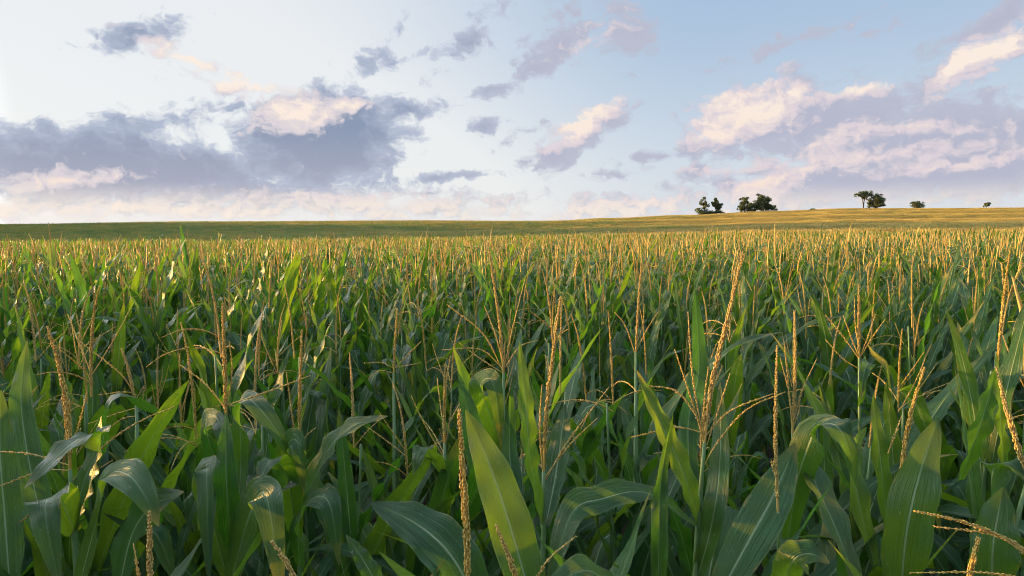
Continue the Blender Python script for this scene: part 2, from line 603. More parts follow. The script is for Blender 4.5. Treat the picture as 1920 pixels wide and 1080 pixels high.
def build_ground():
    mb = MB()
    rs = np.concatenate([np.linspace(0.5, 60, 40), np.linspace(63, 480, 150), np.geomspace(500, 9000, 26)])
    th = np.concatenate([np.radians(np.linspace(-60, 60, 181)), np.radians(np.linspace(64, 296, 59))])
    RR, TH = np.meshgrid(rs, th, indexing='ij')
    X, Y = RR * np.sin(TH), RR * np.cos(TH)
    Z = ground(X, Y)
    V = np.stack([X.ravel(), Y.ravel(), Z.ravel()], 1)
    V = np.vstack([V, [[0, 0, 0]]])
    nt = len(th)
    f = []
    for i in range(len(rs) - 1):
        for k in range(nt):
            k2 = (k + 1) % nt
            f.append((i * nt + k, (i + 1) * nt + k, (i + 1) * nt + k2, i * nt + k2))
    c = len(V) - 1
    for k in range(nt):
        f.append((c, k, (k + 1) % nt))
    mb.add(V, f)
    o = link('ground', mb.mesh('ground', M_SOIL))
    tag(o, kind='structure')


build_ground()


# ------------------------------------------------------------------ corn: leaves
def blade(P, S, W, fold=0.35, wave=0.006, nw=7.0, cols=(-1, -.66, -.3, 0, .3, .66, 1), phase=0.0, base=0.45, peak=0.38):
    """leaf blade mesh from a centre line P, side vectors S and the greatest width W"""
    n = len(P)
    T = np.gradient(P, axis=0)
    T /= np.linalg.norm(T, axis=1)[:, None] + 1e-12
    S = S - T * np.sum(S * T, axis=1)[:, None]
    S /= np.linalg.norm(S, axis=1)[:, None] + 1e-12
    N = np.cross(S, T)
    mb = MB()
    V, UV, F = [], [], []
    nc = len(cols)
    for i in range(n):
        t = i / (n - 1)
        if t < peak:
            q = t / peak
            w = base + (1 - base) * (q * (2 - q))
        else:
            q = (t - peak) / (1 - peak)
            w = (1 - q ** 1.9) ** 0.85 if q < 1 else 0.0
        w = max(w, 0.015) * W * 0.5
        fo = fold * (1.0 - 0.45 * t)
        for s in cols:
            a = abs(s)
            lat = s * w * math.cos(fo * (1 - 0.4 * a))
            nor = a * w * math.sin(fo) * (1 - 0.25 * a)
            nor += wave * (a ** 2) * math.sin(nw * 2 * math.pi * t * 0.5 + phase + (1.9 if s > 0 else 0)) * min(1, 4 * t) * min(1.0, 3 * (1 - t))
            V.append(P[i] + S[i] * lat + N[i] * nor)
            UV.append((0.5 + 0.5 * s, t))
    for i in range(n - 1):
        for k in range(nc - 1):
            a = i * nc + k
            F.append((a, a + 1, a + nc + 1, a + nc))
    mb.add(V, F, UV)
    return mb


def rand_leaf(kind, r, seg=26, cols=None):
    """arching blade leaving the stalk along +x"""
    kink, pw = None, 1.5
    q = r.random()
    if kind == 'flag':
        L, W = r.uniform(.34, .56), r.uniform(.038, .056)
        e0 = r.uniform(66, 85)
        e1 = e0 - r.uniform(5, 30)
        if q < 0.2: kink = (r.uniform(.5, .7), r.uniform(-75, -20))
    elif kind == 'upper':
        L, W = r.uniform(.52, .74), r.uniform(.054, .076)
        e0 = r.uniform(60, 80)
        if q < .45: e1 = e0 - r.uniform(4, 32)
        elif q < .8:
            e1 = e0 - r.uniform(15, 35)
            kink = (r.uniform(.38, .66), r.uniform(-86, -60))
        else: e1 = r.uniform(-60, 0)
    elif kind == 'mid':
        L, W = r.uniform(.72, .95), r.uniform(.068, .088)
        e0 = r.uniform(54, 76)
        if q < .2: e1 = e0 - r.uniform(10, 35)
        elif q < .65:
            e1 = e0 - r.uniform(20, 45)
            kink = (r.uniform(.32, .58), r.uniform(-88, -65))
        else: e1 = r.uniform(-80, -20)
    else:
        L, W = r.uniform(.7, .95), r.uniform(.07, .09)
        e0, e1 = r.uniform(35, 60), r.uniform(-85, -50)
        pw = 1.1
    azd = r.uniform(-25, 25)
    tw = r.uniform(-60, 60) if r.random() < 0.35 else r.uniform(-18, 18)
    P = [np.zeros(3)]
    S = []
    ds = L / (seg - 1)
    for i in range(seg):
        t = i / (seg - 1)
        e = e0 + (e1 - e0) * t ** pw
        if kink is not None:
            kk = 1 / (1 + math.exp(-(t - kink[0]) / 0.022))
            e = e * (1 - kk) + kink[1] * kk
        a = R(azd * t * t)
        d = np.array([math.cos(R(e)) * math.cos(a), math.cos(R(e)) * math.sin(a), math.sin(R(e))])
        side = np.array([math.sin(a), -math.cos(a), 0.0])   # the upper face looks to the stalk and the sky
        # twist the blade about its own line
        an = R(tw * t)
        nrm = np.cross(side, d)
        side = side * math.cos(an) + nrm * math.sin(an)
        S.append(side)
        if i < seg - 1:
            P.append(P[-1] + d * ds)
    kw = {}
    if cols: kw['cols'] = cols
    return blade(np.array(P), np.array(S), W, fold=r.uniform(.12, .28) if kink else r.uniform(.25, .6), wave=r.uniform(.004, .014), nw=r.uniform(5, 12),
                 phase=r.uniform(0, 6), peak=r.uniform(.28, .5), base=r.uniform(.4, .6), **kw)


# ------------------------------------------------------------------ corn: tassels
OCT_F = [(0, 1, 2), (0, 2, 3), (0, 3, 4), (0, 4, 1), (5, 2, 1), (5, 3, 2), (5, 4, 3), (5, 1, 4)]


def spikelets(mb, path, r, rad, step=0.0065, per=2, size=1.0, start=0.0):
    """rows of grain-like spikelets along a branch"""
    P = catmull(path, max(8, int(len(path) * 6)))
    seg = np.linalg.norm(np.diff(P, axis=0), axis=1)
    L = np.concatenate([[0], np.cumsum(seg)])
    tot = L[-1]
    s = start * tot
    k = 0
    while s < tot:
        c = np.array([np.interp(s, L, P[:, q]) for q in range(3)])
        c2 = np.array([np.interp(min(s + 0.004, tot), L, P[:, q]) for q in range(3)])
        T = c2 - c
        if np.linalg.norm(T) < 1e-7:
            T = P[-1] - P[-2]
        T /= np.linalg.norm(T)
        A = np.cross(T, [0.31, 0.2, 0.93]); A /= np.linalg.norm(A)
        B = np.cross(T, A)
        t = s / tot
        tap = 1.0 - 0.45 * max(0, (t - .55) / .45)
        for j in range(per):
            if r.random() < 0.08: continue
            an = 2 * math.pi * j / per + k * 1.1 + r.uniform(-.4, .4)
            out = A * math.cos(an) + B * math.sin(an)
            ln = r.uniform(.0085, .012) * size * tap
            wd = r.uniform(.0014, .0021) * size * tap
            d = T + out * r.uniform(.06, .28); d /= np.linalg.norm(d)
            q = np.cross(d, out); q /= np.linalg.norm(q) + 1e-9
            q2 = np.cross(d, q)
            b = c + out * rad * tap * r.uniform(.6, 1.1)
            m = b + d * ln * .45
            V = [b, m + q * wd, m + q2 * wd, m - q * wd, m - q2 * wd, b + d * ln]
            mb.add(V, OCT_F)
        s += step * r.uniform(.8, 1.2)
        k += 1


def tassel_spike(path, r, thick=1.0):
    """the central spike: densely covered"""
    mb = MB()
    P = catmull(path, 14)
    n = len(P)
    rr = np.array([0.0042 * (1 - 0.65 * i / (n - 1)) for i in range(n)]) * thick ** .5
    mb.add(*tube(P, rr * 0.75, 5))
    spikelets(mb, path, r, 0.0030 * thick, 0.0052, 5, .98 * thick ** .5, start=0.10)
    return mb


def tassel_branch(path, r, thick=1.0):
    mb = MB()
    P = catmull(path, 10)
    n = len(P)
    mb.add(*tube(P, np.linspace(.0014, .0008, n), 4))
    spikelets(mb, path, r, 0.0010 * thick, 0.0062, 2, 0.78, start=0.22)
    return mb


def rand_tassel(r, style=None):
    """paths of the central spike and its branches; the spike's foot is at the origin"""
    L = r.uniform(.24, .36)
    b = np.array([r.uniform(-.06, .06), r.uniform(-.06, .06)])
    c = np.array([0, 0, .0]), np.array([b[0] * .2, b[1] * .2, L * .4]), np.array([b[0] * .6, b[1] * .6, L * .75]), np.array([b[0] * 1.2, b[1] * 1.2, L])
    br = []
    style = style or r.choice(['narrow', 'bare', 'spread', 'droop', 'bare', 'narrow'])
    n = {'narrow': r.randint(2, 3), 'spread': r.randint(4, 7), 'droop': r.randint(3, 6), 'bare': r.randint(0, 1)}[style]
    for k in range(n):
        a = r.uniform(0, 2 * math.pi)
        h = r.uniform(-.03, .07)
        l = r.uniform(.13, .21)
        tilt = {'narrow': r.uniform(10, 35), 'spread': r.uniform(28, 65), 'droop': r.uniform(50, 80), 'bare': r.uniform(15, 50)}[style]
        drop = {'narrow': -8, 'spread': r.uniform(-10, 30), 'droop': r.uniform(25, 60), 'bare': 10}[style]
        p = np.array([0, 0, h]); pts = [p]
        for q in range(4):
            e = R(90 - tilt - drop * (q / 3) * 1.0)
            p = p + np.array([math.cos(e) * math.cos(a), math.cos(e) * math.sin(a), math.sin(e)]) * l / 4
            pts.append(p)
        br.append(pts)
    return c, br


def low_tassel(mb, r, mi, rough=1.0, small=False):
    c, br = rand_tassel(r, 'bare' if small else None)
    mb.add(*tube(catmull(c, 4), np.array([.003, .0058, .005, .002]) * rough, 3), mi=mi)
    for b in br:
        mb.add(*tube(catmull(b, 3), np.array([.0012, .0021, .0012]) * rough, 3), mi=mi)


# ------------------------------------------------------------------ corn: library of shared meshes
pr = random.Random(5)
LIB = {}
for kind, cnt in (('flag', 14), ('upper', 14), ('mid', 14), ('lower', 6)):
    LIB[kind] = [rand_leaf(kind, pr).mesh('corn_leaf', M_LEAF) for _ in range(cnt)]
TAS = []
STY = ['narrow', 'spread', 'droop', 'bare', 'bare', 'droop', 'spread', 'narrow', 'bare']
STYLE = {'narrow': 'narrow upright', 'spread': 'wide open', 'droop': 'drooping', 'bare': 'nearly bare'}
for i in range(9):
    c, br = rand_tassel(pr, STY[i])
    TAS.append((tassel_spike(c, pr, pr.uniform(.55, .95)).mesh('tassel', M_TASSEL),
                [tassel_branch(b, pr).mesh('tassel_branch', M_TASSEL) for b in br], STYLE[STY[i]]))


def stalk_mb(H, r, top=None, ped=.14, sides=7, step=.14):
    """stalk up to the tassel's foot with swollen nodes and a thin neck"""
    mb = MB()
    lean = r.uniform(-.02, .02), r.uniform(-.02, .02)
    zs, rs = [], []
    z = 0.0
    while z < H - .5:
        rad = .013 - .0065 * z / H
        zs += [z, z + .012, z + .024]
        rs += [rad, rad * 1.22, rad * 1.02]
        z += step
    for q, rad in ((H - .42, .0062), (H - .25, .0048), (H - .10, .0036), (H, .0030)):
        zs.append(q); rs.append(rad)
    P = [(lean[0] * (q / H) ** 2, lean[1] * (q / H) ** 2, q) for q in zs]
    if top is not None:
        P = P[:-1] + [tuple(top)]
    mb.add(*tube(P, rs, sides))
    return mb


STALKS = []
for H in (1.90, 2.0, 2.08, 2.15, 2.25):
    STALKS.append((H, stalk_mb(H, pr).mesh('stalk', M_STALK)))

PLANT_CAT = 'corn plant'


def auto_leaves(root, H, r, plane, zmin=.8, first=.20, n=15, skip_kinds=()):
    z = H - first
    a = plane
    for k in range(n):
        kind = 'flag' if k < 2 else 'upper' if k < 6 else 'mid' if k < 11 else 'lower'
        if z < zmin: break
        if kind not in skip_kinds:
            me = r.choice(LIB[kind])
            o = link('leaf', me, root, (0, 0, z), a + r.uniform(-.5, .5), r.uniform(.88, 1.12))
            o.rotation_euler[0] = r.uniform(-.08, .08)
        a += math.pi
        z -= r.uniform(.06, .10) if k < 6 else r.uniform(.09, .13)


def auto_plant(x, y, r, label, group, Hadd=0.0, parts=True):
    z = float(ground(x, y))
    root = bpy.data.objects.new('corn_plant', None)
    root.empty_display_size = .1
    root.location = (x, y, z)
    root.rotation_euler = (r.gauss(0, .022), r.gauss(0, .022), 0)
    scene.collection.objects.link(root)
    tag(root, label, PLANT_CAT, group)
    H, sm = r.choice(STALKS)
    H0 = H
    s = 1.0 + (min(Hadd, .02) if y < 5 else Hadd)
    root.scale = (1, 1, s)
    link('stalk', sm, root)
    me, brs, sty = r.choice(TAS)
    root['label'] = label.format(sty)
    rz = r.uniform(0, 6.28)
    t = link('tassel', me, root, (0, 0, H - .005), rz, r.uniform(.9, 1.15))
    for b in brs:
        link('tassel_branch', b, t)
    auto_leaves(root, H, r, r.gauss(0.2, .8), zmin=.5 if y < 4 else .9, first=.32 if y < 3 else .2)
    return root


# ------------------------------------------------------------------ corn: the front plants, modelled one by one
def hero(px, Y, junction, label, spikes=(), leaves=(), stalk_pts=(), auto=5, thick=1.0, first=.45, plane=0.3, seed=1):
    """px, Y: where the stalk stands; junction: (px, py) of the tassel's foot; spikes: first is the central one"""
    r = random.Random(seed)
    foot = at(px, 900, Y)
    gx, gy = foot[0], foot[1]
    gz = float(ground(gx, gy))
    base = np.array([gx, gy, gz])
    root = bpy.data.objects.new('corn_plant', None)
    root.empty_display_size = .1
    root.location = tuple(base)
    scene.collection.objects.link(root)
    tag(root, label, PLANT_CAT, 'corn plants in the front row')
    J = at(junction[0], junction[1], Y) - base
    pts = [at(q[0], q[1], q[2] if len(q) > 2 else Y) - base for q in stalk_pts]
    low = pts[0] if pts else J * np.array([.6, .6, 1]) - np.array([0, 0, .35])
    zs = np.arange(0, low[2] - .08, .145)
    P, rs = [], []
    for z in zs:
        rad = .0135 - .005 * z / 2.2
        for dz, k in ((0, 1), (.012, 1.22), (.024, 1.0)):
            q = (z + dz) / low[2]
            P.append((low[0] * q ** 2, low[1] * q ** 2, z + dz)); rs.append(rad * k)
    tops = pts + [J]
    for i, q in enumerate(tops):
        P.append(tuple(q)); rs.append(.0078 - .0042 * (i + 1) / len(tops))
    mb = MB(); mb.add(*tube(P, rs, 10))
    link('stalk', mb.mesh('stalk', M_STALK), root)
    tas = None
    for k, sp in enumerate(spikes):
        path = [at(q[0], q[1], q[2] if len(q) > 2 else Y) - base for q in sp]
        if len(path) == 2:
            path = [path[0], (path[0] + path[1]) / 2, path[1]]
        if k == 0:
            tas = link('tassel', tassel_spike(path, r, thick).mesh('tassel', M_TASSEL), root)
        else:
            link('tassel_branch', tassel_branch(path, r, 1.3).mesh('tassel_branch', M_TASSEL), tas)
    for lf in leaves:
        pts_, W, nrm = lf[0], lf[1], lf[2]
        kw = dict(lf[3]) if len(lf) > 3 else {}
        W *= .76
        P3 = [at(q[0], q[1], q[2] if len(q) > 2 else Y) - base for q in pts_]
        C = catmull(P3, 30)
        if isinstance(nrm[0], (tuple, list)):
            NN = catmull(np.array(nrm, float), 30) if len(nrm) > 2 else np.array([np.array(nrm[0], float) * (1 - q) + np.array(nrm[1], float) * q for q in np.linspace(0, 1, 30)])
        else:
            NN = np.tile(np.array(nrm, float), (30, 1))
        T = np.gradient(C, axis=0)
        S = np.cross(T, NN)
        kw.setdefault('fold', .3); kw.setdefault('wave', .006); kw.setdefault('nw', r.uniform(6, 11)); kw.setdefault('phase', r.uniform(0, 6)); kw.setdefault('base', .4)
        link('leaf', blade(C, S, W, cols=(-1, -.8, -.55, -.3, -.1, 0, .1, .3, .55, .8, 1), **kw).mesh('leaf', M_LEAF), root)
    if auto:
        auto_leaves(root, J[2], r, plane, .5, first, auto + 8, skip_kinds=('flag',))
    return root


CAMV = (0, -1, .15)     # towards the viewer
UPV = (0, -.35, 1)
HEROES = []


def build_heroes():
    hero(1305, 1.45, (1321, 830), 'corn plant right of centre with the longest leaning orange spike and a yellow tipped leaf',
         spikes=[[(1321, 830), (1335, 720), (1364, 600), (1392, 478)], [(1320, 830), (1300, 760), (1265, 655)],
                 [(1319, 830), (1320, 760), (1328, 690)], [(1325, 835), (1345, 775), (1369, 700)],
                 [(1316, 880), (1345, 830), (1400, 768), (1472, 735)], [(1325, 815), (1370, 770), (1450, 738)],
                 [(1319, 812), (1270, 802), (1183, 820)], [(1319, 800), (1270, 735), (1210, 723)], [(1318, 820), (1298, 700), (1290, 585)]],
         stalk_pts=[(1303, 1090), (1309, 975), (1316, 890)],
         leaves=[([(1311, 978, 1.45), (1283, 890, 1.42), (1238, 790, 1.42), (1194, 694, 1.45)], .062, (.45, -1, .2), dict(peak=.45)),
                 ([(1300, 1110, 1.45), (1335, 980, 1.44), (1350, 860, 1.5), (1350, 715, 1.56)], .064, (-.5, -1, .1), dict(peak=.5)),
                 ([(1310, 990, 1.45), (1215, 925, 1.38), (1130, 935, 1.30), (1070, 965, 1.25), (1025, 1110, 1.2)], .085, [(0, -.3, 1), (0, -.6, .8), (-.3, -.8, .6)], dict(peak=.55)),
                 ([(1300, 960, 1.5), (1290, 800, 1.6), (1310, 690, 1.7), (1303, 540, 1.75)], .075, (.2, -1, .1), dict(peak=.5))],
         thick=1.35, auto=5, first=.42, plane=.4, seed=3)
    hero(1240, 1.15, (1245, 1180), 'corn plant right of centre whose single narrow yellow edged leaf twists upright in front',
         leaves=[([(1232, 1150, 1.15), (1236, 1000, 1.15), (1240, 900, 1.17), (1264, 758, 1.2)], .042, [(.3, -1, 0), (-.2, -1, .1), (.9, -.6, .1)], dict(fold=.8, peak=.3, base=.8)),
                 ([(1240, 1200, 1.15), (1170, 1130, 1.05), (1100, 1070, 1.0), (1000, 1120, .95)], .09, UPV)],
         auto=3, first=.15, seed=8)
    hero(1018, 1.5, (1019, 884), 'corn plant at centre with a tall golden spike and two tassel branches leaning right',
         spikes=[[(1019, 884), (1025, 770), (1038, 660), (1051, 556)], [(1017, 880), (1012, 800), (1016, 722)],
                 [(1023, 900), (1060, 835), (1100, 780), (1142, 726)], [(1022, 895), (1070, 832), (1120, 784)]],
         stalk_pts=[(1016, 1110), (1020, 980), (1019, 930)],
         leaves=[([(1018, 980), (995, 860, 1.45), (986, 760, 1.45), (974, 640, 1.5)], .052, [(.9, -.8, .2), (.2, -1, .2)], dict(peak=.5)),
                 ([(1022, 990, 1.5), (1040, 900, 1.6), (1052, 820, 1.65), (1060, 756, 1.7)], .075, (-.4, -1, .2), dict(peak=.5)),
                 ([(1016, 1040, 1.5), (970, 960, 1.6), (955, 840, 1.7), (960, 720, 1.75)], .07, (.3, -1, .2))],
         thick=1.1, auto=5, first=.5, plane=2.9, seed=50)
    hero(1005, 1.02, (985, 1150), 'corn plant at bottom centre with a huge broad bright leaf pointing up left',
         spikes=[[(985, 1140, 1.0), (960, 1060, .98), (929, 983, .98)], [(985, 1150, 1.0), (1020, 1060, .98), (1079, 1006, .98)]],
         leaves=[([(1015, 1200, 1.10), (975, 1050, 1.12), (925, 890, 1.15), (873, 768, 1.2)], .10, (.25, -1, .3), dict(peak=.42, fold=.22)),
                 ([(985, 1220, 1.05), (900, 1180, .95), (860, 1180, .9)], .08, UPV)],
         auto=3, first=.2, seed=70)
    hero(878, 1.0, (877, 1120), 'corn plant left of the big broad leaf with one thick bare orange and green spike',
         spikes=[[(877, 1110), (875, 1000), (868, 880), (861, 770)]],
         leaves=[([(920, 1190, 1.15), (855, 1055, 1.18), (785, 985, 1.22), (694, 942, 1.28)], .125, (.1, -.75, .8), dict(peak=.42, fold=.2)),
                 ([(740, 1160, 1.0), (690, 1065, 1.02), (649, 1002, 1.05)], .04, (.6, -1, .2))],
         thick=1.25, auto=3, first=.3, seed=91)
    hero(430, 1.5, (424, 800), 'corn plant with one broad spearhead leaf facing the viewer under spread tassel branches',
         spikes=[[(424, 790), (422, 700), (417, 572)], [(423, 765), (385, 720), (338, 684)], [(424, 760), (500, 735), (582, 704)], [(424, 770), (435, 700), (430, 640)]],
         stalk_pts=[(431, 1110), (430, 1010), (427, 900)],
         leaves=[([(430, 1030, 1.47), (428, 960, 1.40), (424, 880, 1.38), (424, 772, 1.42)], .072, (0, -1, .1), dict(peak=.45, fold=.25, base=.25)),
                 ([(430, 1010, 1.5), (415, 900, 1.6), (385, 800, 1.55), (410, 790, 1.45), (425, 900, 1.4)], .06, (-.3, -1, .4)),
                 ([(445, 990, 1.6), (452, 860, 1.65), (450, 765, 1.6), (470, 750, 1.55), (520, 810, 1.5), (545, 880, 1.5)], .075, [(-.2, -1, .2), (0, -.6, 1), (.5, -1, .4)]),
                 ([(425, 1080, 1.5), (395, 960, 1.45), (388, 880, 1.42), (392, 1100, 1.3)], .09, (-.2, -.8, .7)),
                 ([(430, 1100, 1.45), (470, 960, 1.35), (500, 935, 1.28), (530, 1130, 1.2)], .1, (.1, -.8, .7), dict(fold=.2))],
         auto=4, first=.6, seed=12)
    hero(140, 1.35, (131, 880), 'corn plant at far left with branches reaching both ways and a pale bent leaf',
         spikes=[[(131, 880), (128, 780), (112, 690), (89, 612)], [(129, 860), (118, 740), (112, 640)], [(137, 900), (200, 832), (262, 790), (328, 762)],
                 [(130, 882), (80, 883), (-10, 915)], [(128, 872), (60, 852), (-10, 846)], [(134, 925), (90, 935), (40, 978), (-20, 1025)], [(128, 860), (150, 790), (163, 735)]],
         stalk_pts=[(147, 1110), (138, 985), (134, 920)],
         leaves=[([(138, 990, 1.35), (158, 900, 1.33), (190, 826, 1.31), (150, 822, 1.26), (100, 862, 1.2), (46, 916, 1.15)], .078, [(-.3, -1, .2), (-.3, -.7, .8), (0, -.6, 1)], dict(peak=.5)),
                 ([(140, 1000, 1.35), (118, 945, 1.28), (95, 932, 1.2), (85, 965, 1.15), (115, 1120, 1.1)], .095, [(0, -.5, 1), (.2, -1, .5)], dict(fold=.2)),
                 ([(138, 990, 1.35), (160, 930, 1.4), (178, 860, 1.45), (190, 780, 1.5)], .06, (-.4, -1, .1)),
                 ([(20, 1120, 1.3), (10, 980, 1.35), (0, 840, 1.4), (2, 730, 1.45)], .095, (.3, -1, .2)),
                 ([(110, 1050, 1.45), (70, 940, 1.5), (40, 760, 1.6), (50, 640, 1.7)], .08, (.4, -1, .3))],
         thick=1.1, auto=5, first=.45, seed=15)
    hero(200, 1.22, (262, 1170), 'corn plant near the left corner with two grey green leaves arching over to the right',
         spikes=[[(284, 1150, 1.0), (281, 1050, 1.0), (280, 962, 1.0)], [(270, 1140, 1.0), (260, 1080, 1.0), (250, 1018, 1.0)]],
         leaves=[([(140, 1130, 1.3), (180, 980, 1.25), (205, 893, 1.2), (240, 890, 1.15), (272, 930, 1.12), (298, 988, 1.1)], .085, [(-.4, -1, .3), (-.1, -.6, 1), (.5, -.8, .6)], dict(fold=.2, peak=.4)),
                 ([(215, 1150, 1.22), (245, 1010, 1.2), (285, 950, 1.16), (345, 922, 1.12)], .09, [(-.4, -1, .3), (-.2, -.8, .8)], dict(fold=.2))],
         auto=4, first=.2, seed=18)
    hero(562, 1.62, (561, 862), 'corn plant left of centre with a pale pair of spikes over a folded triangular leaf',
         spikes=[[(561, 862), (562, 760), (566, 620)], [(560, 850), (548, 780), (537, 698)], [(563, 850), (572, 820), (591, 803)]],
         stalk_pts=[(563, 1110), (563, 950), (562, 900)],
         leaves=[([(566, 960, 1.62), (600, 870, 1.5), (650, 805, 1.42), (728, 780, 1.36)], .075, [(-.5, -1, .4), (-.2, -.5, 1)]),
                 ([(562, 1060, 1.6), (560, 985, 1.5), (585, 936, 1.42), (618, 945, 1.36), (636, 1060, 1.32)], .09, [(-.2, -1, .2), (-.2, -.6, 1), (.2, -1, .4)], dict(fold=.15)),
                 ([(560, 945, 1.62), (545, 880, 1.55), (540, 834, 1.5), (558, 830, 1.45), (570, 930, 1.42)], .07, (0, -.9, .5)),
                 ([(556, 1010, 1.6), (540, 900, 1.5), (508, 862, 1.4), (478, 930, 1.34)], .08, [(.3, -1, .3), (0, -.5, 1), (-.5, -.8, .6)])],
         thick=1.0, auto=5, first=.5, seed=21)
    hero(1462, 1.28, (1459, 960), 'slender corn plant with one thin straight brown green spike right of the tall orange one',
         spikes=[[(1459, 965), (1454, 830), (1457, 648)], [(1459, 900), (1450, 880), (1446, 862)]],
         stalk_pts=[(1466, 1120), (1461, 1010)],
         leaves=[([(1330, 1150, 1.15), (1400, 1020, 1.22), (1452, 925, 1.32), (1492, 830, 1.42)], .105, (-.35, -1, .55), dict(peak=.5, fold=.25)),
                 ([(1478, 1010, 1.5), (1495, 900, 1.45), (1528, 808, 1.4), (1565, 797, 1.35), (1590, 838, 1.33), (1606, 914, 1.32)], .095, [(-.2, -1, .2), (0, -.6, 1), (.4, -1, .4)], dict(fold=.2, peak=.4)),
                 ([(1505, 850, 1.5), (1540, 930, 1.4), (1575, 1010, 1.3), (1620, 1130, 1.2)], .09, (.3, -.8, .6), dict(fold=.5)),
                 ([(1462, 1180, 1.28), (1478, 1070, 1.05), (1512, 1038, 1.02), (1556, 1056, 1.0)], .07, [(-.2, -1, .1), (0, -.4, 1)])],
         thick=.75, auto=4, first=.35, seed=24)
    hero(1690, 1.32, (1688, 930), 'corn plant at right behind its very broad upright oval leaf, with one orange brown spike',
         spikes=[[(1688, 905, 1.42), (1697, 830, 1.42), (1712, 760, 1.42), (1733, 690, 1.42)], [(1665, 850, 1.4), (1678, 815, 1.4), (1690, 782, 1.4)]],
         stalk_pts=[(1688, 1110, 1.4), (1686, 1000, 1.42)],
         leaves=[([(1688, 1140, 1.25), (1698, 1010, 1.22), (1722, 895, 1.22), (1760, 782, 1.27)], .115, (-.15, -1, .15), dict(peak=.45, fold=.2, base=.6)),
                 ([(1668, 1010, 1.45), (1655, 900, 1.42), (1646, 820, 1.42), (1637, 738, 1.45)], .056, (.2, -1, .1), dict(peak=.45)),
                 ([(1640, 1060, 1.5), (1610, 940, 1.5), (1600, 850, 1.55), (1625, 800, 1.6)], .08, (.5, -1, .2))],
         thick=1.0, auto=4, first=.4, seed=27)
    hero(1905, 1.3, (1925, 905), 'corn plant at the right edge with a leaning orange spike against a yellow tipped leaf',
         spikes=[[(1925, 905, 1.25), (1905, 825, 1.25), (1884, 755, 1.27), (1869, 690, 1.3)], [(1935, 880), (1925, 780), (1935, 690)]],
         stalk_pts=[(1890, 1110), (1900, 1000)],
         leaves=[([(1888, 900, 1.35), (1878, 820, 1.33), (1874, 740, 1.33), (1868, 660, 1.35)], .038, (.3, -1, .1)),
                 ([(1890, 1020, 1.35), (1862, 940, 1.3), (1862, 885, 1.26), (1890, 868, 1.22), (1930, 900, 1.2)], .08, [(-.2, -1, .2), (-.1, -.6, 1), (.3, -.8, .6)]),
                 ([(1860, 1150, 1.2), (1862, 1020, 1.18), (1882, 912, 1.2)], .11, (-.2, -1, .2), dict(peak=.4, fold=.25)),
                 ([(1800, 900, 1.55), (1830, 820, 1.5), (1855, 740, 1.5), (1866, 690, 1.5)], .075, (.3, -1, .2))],
         thick=1.1, auto=4, first=.4, seed=30)
    hero(1950, 1.0, (1975, 1090), 'corn plant at bottom right corner with long thin tassel branches reaching left',
         spikes=[[(1975, 1090), (1900, 1020), (1810, 980), (1714, 958)], [(1970, 1100), (1860, 1075), (1706, 1074)], [(1970, 1080), (1890, 1010), (1752, 987)]],
         auto=3, first=.4, seed=33, thick=.6)
    hero(1835, 1.02, (1822, 1120), 'corn plant at the bottom right whose short stubby spike just rises into the picture',
         spikes=[[(1815, 1120), (1822, 1060), (1835, 1008)]], auto=3, first=.2, seed=36)
    hero(545, 1.05, (560, 1130), 'corn plant at the bottom left whose small pale spike tip leans left into the picture',
         spikes=[[(565, 1120), (540, 1060), (509, 1014)]], auto=3, first=.2, seed=39)
    hero(835, 1.85, (834, 830), 'corn plant left of the thick bare spike with a short slim brown spike',
         spikes=[[(834, 835), (833, 760), (835, 682)], [(836, 830), (843, 790), (846, 755)]],
         leaves=[([(850, 1000, 1.85), (900, 900, 1.7), (885, 800, 1.7), (860, 700, 1.75)], .09, (.3, -1, .2)),
                 ([(838, 900, 1.85), (805, 850, 1.7), (790, 842, 1.62), (775, 890, 1.58)], .07, UPV)],
         auto=5, first=.35, seed=42)
    hero(944, 2.05, (944, 700), 'corn plant near centre with a star shaped tassel reaching far left',
         spikes=[[(944, 700), (936, 600), (915, 455)], [(943, 695), (905, 625), (838, 571)], [(942, 690), (900, 655), (828, 656)],
                 [(944, 700), (900, 672), (860, 642)], [(945, 690), (930, 630), (909, 576)], [(946, 690), (975, 650), (1010, 638)], [(945, 690), (965, 600), (984, 525)]],
         stalk_pts=[(948, 1000), (946, 850)],
         leaves=[([(950, 860, 2.05), (920, 780, 1.9), (900, 725, 1.8), (925, 720, 1.75), (945, 860, 1.72)], .09, (-.1, -.8, .6))],
         auto=7, first=.25, seed=45)
    hero(1611, 2.05, (1611, 672), 'corn plant right of centre with a fan shaped tassel of seven evenly spread salmon branches',
         spikes=[[(1611, 672), (1611, 600), (1610, 533)], [(1609, 670), (1580, 630), (1547, 590)], [(1610, 668), (1595, 630), (1581, 592)],
                 [(1613, 668), (1628, 630), (1641, 590)], [(1614, 668), (1636, 632), (1660, 598)], [(1608, 690), (1580, 672), (1548, 637)], [(1612, 660), (1604, 610), (1602, 560)]],
         stalk_pts=[(1613, 1000), (1612, 800)],
         leaves=[([(1612, 760, 2.05), (1618, 710, 1.98), (1628, 680, 1.9), (1620, 700, 1.85), (1614, 750, 1.82)], .05, (-.1, -.8, .6))],
         auto=7, first=.3, seed=48)
    hero(1487, 1.9, (1486, 812), 'corn plant right of centre with a tight bundle of orange tassel branches, one leaning right',
         spikes=[[(1486, 812), (1491, 700), (1490, 584)], [(1485, 800), (1478, 720), (1470, 640)], [(1488, 790), (1505, 730), (1532, 672)], [(1485, 800), (1480, 740), (1463, 672)], [(1488, 800), (1498, 770), (1500, 740)]],
         stalk_pts=[(1484, 1050), (1484, 900)], auto=7, first=.3, seed=51, thick=1.1)
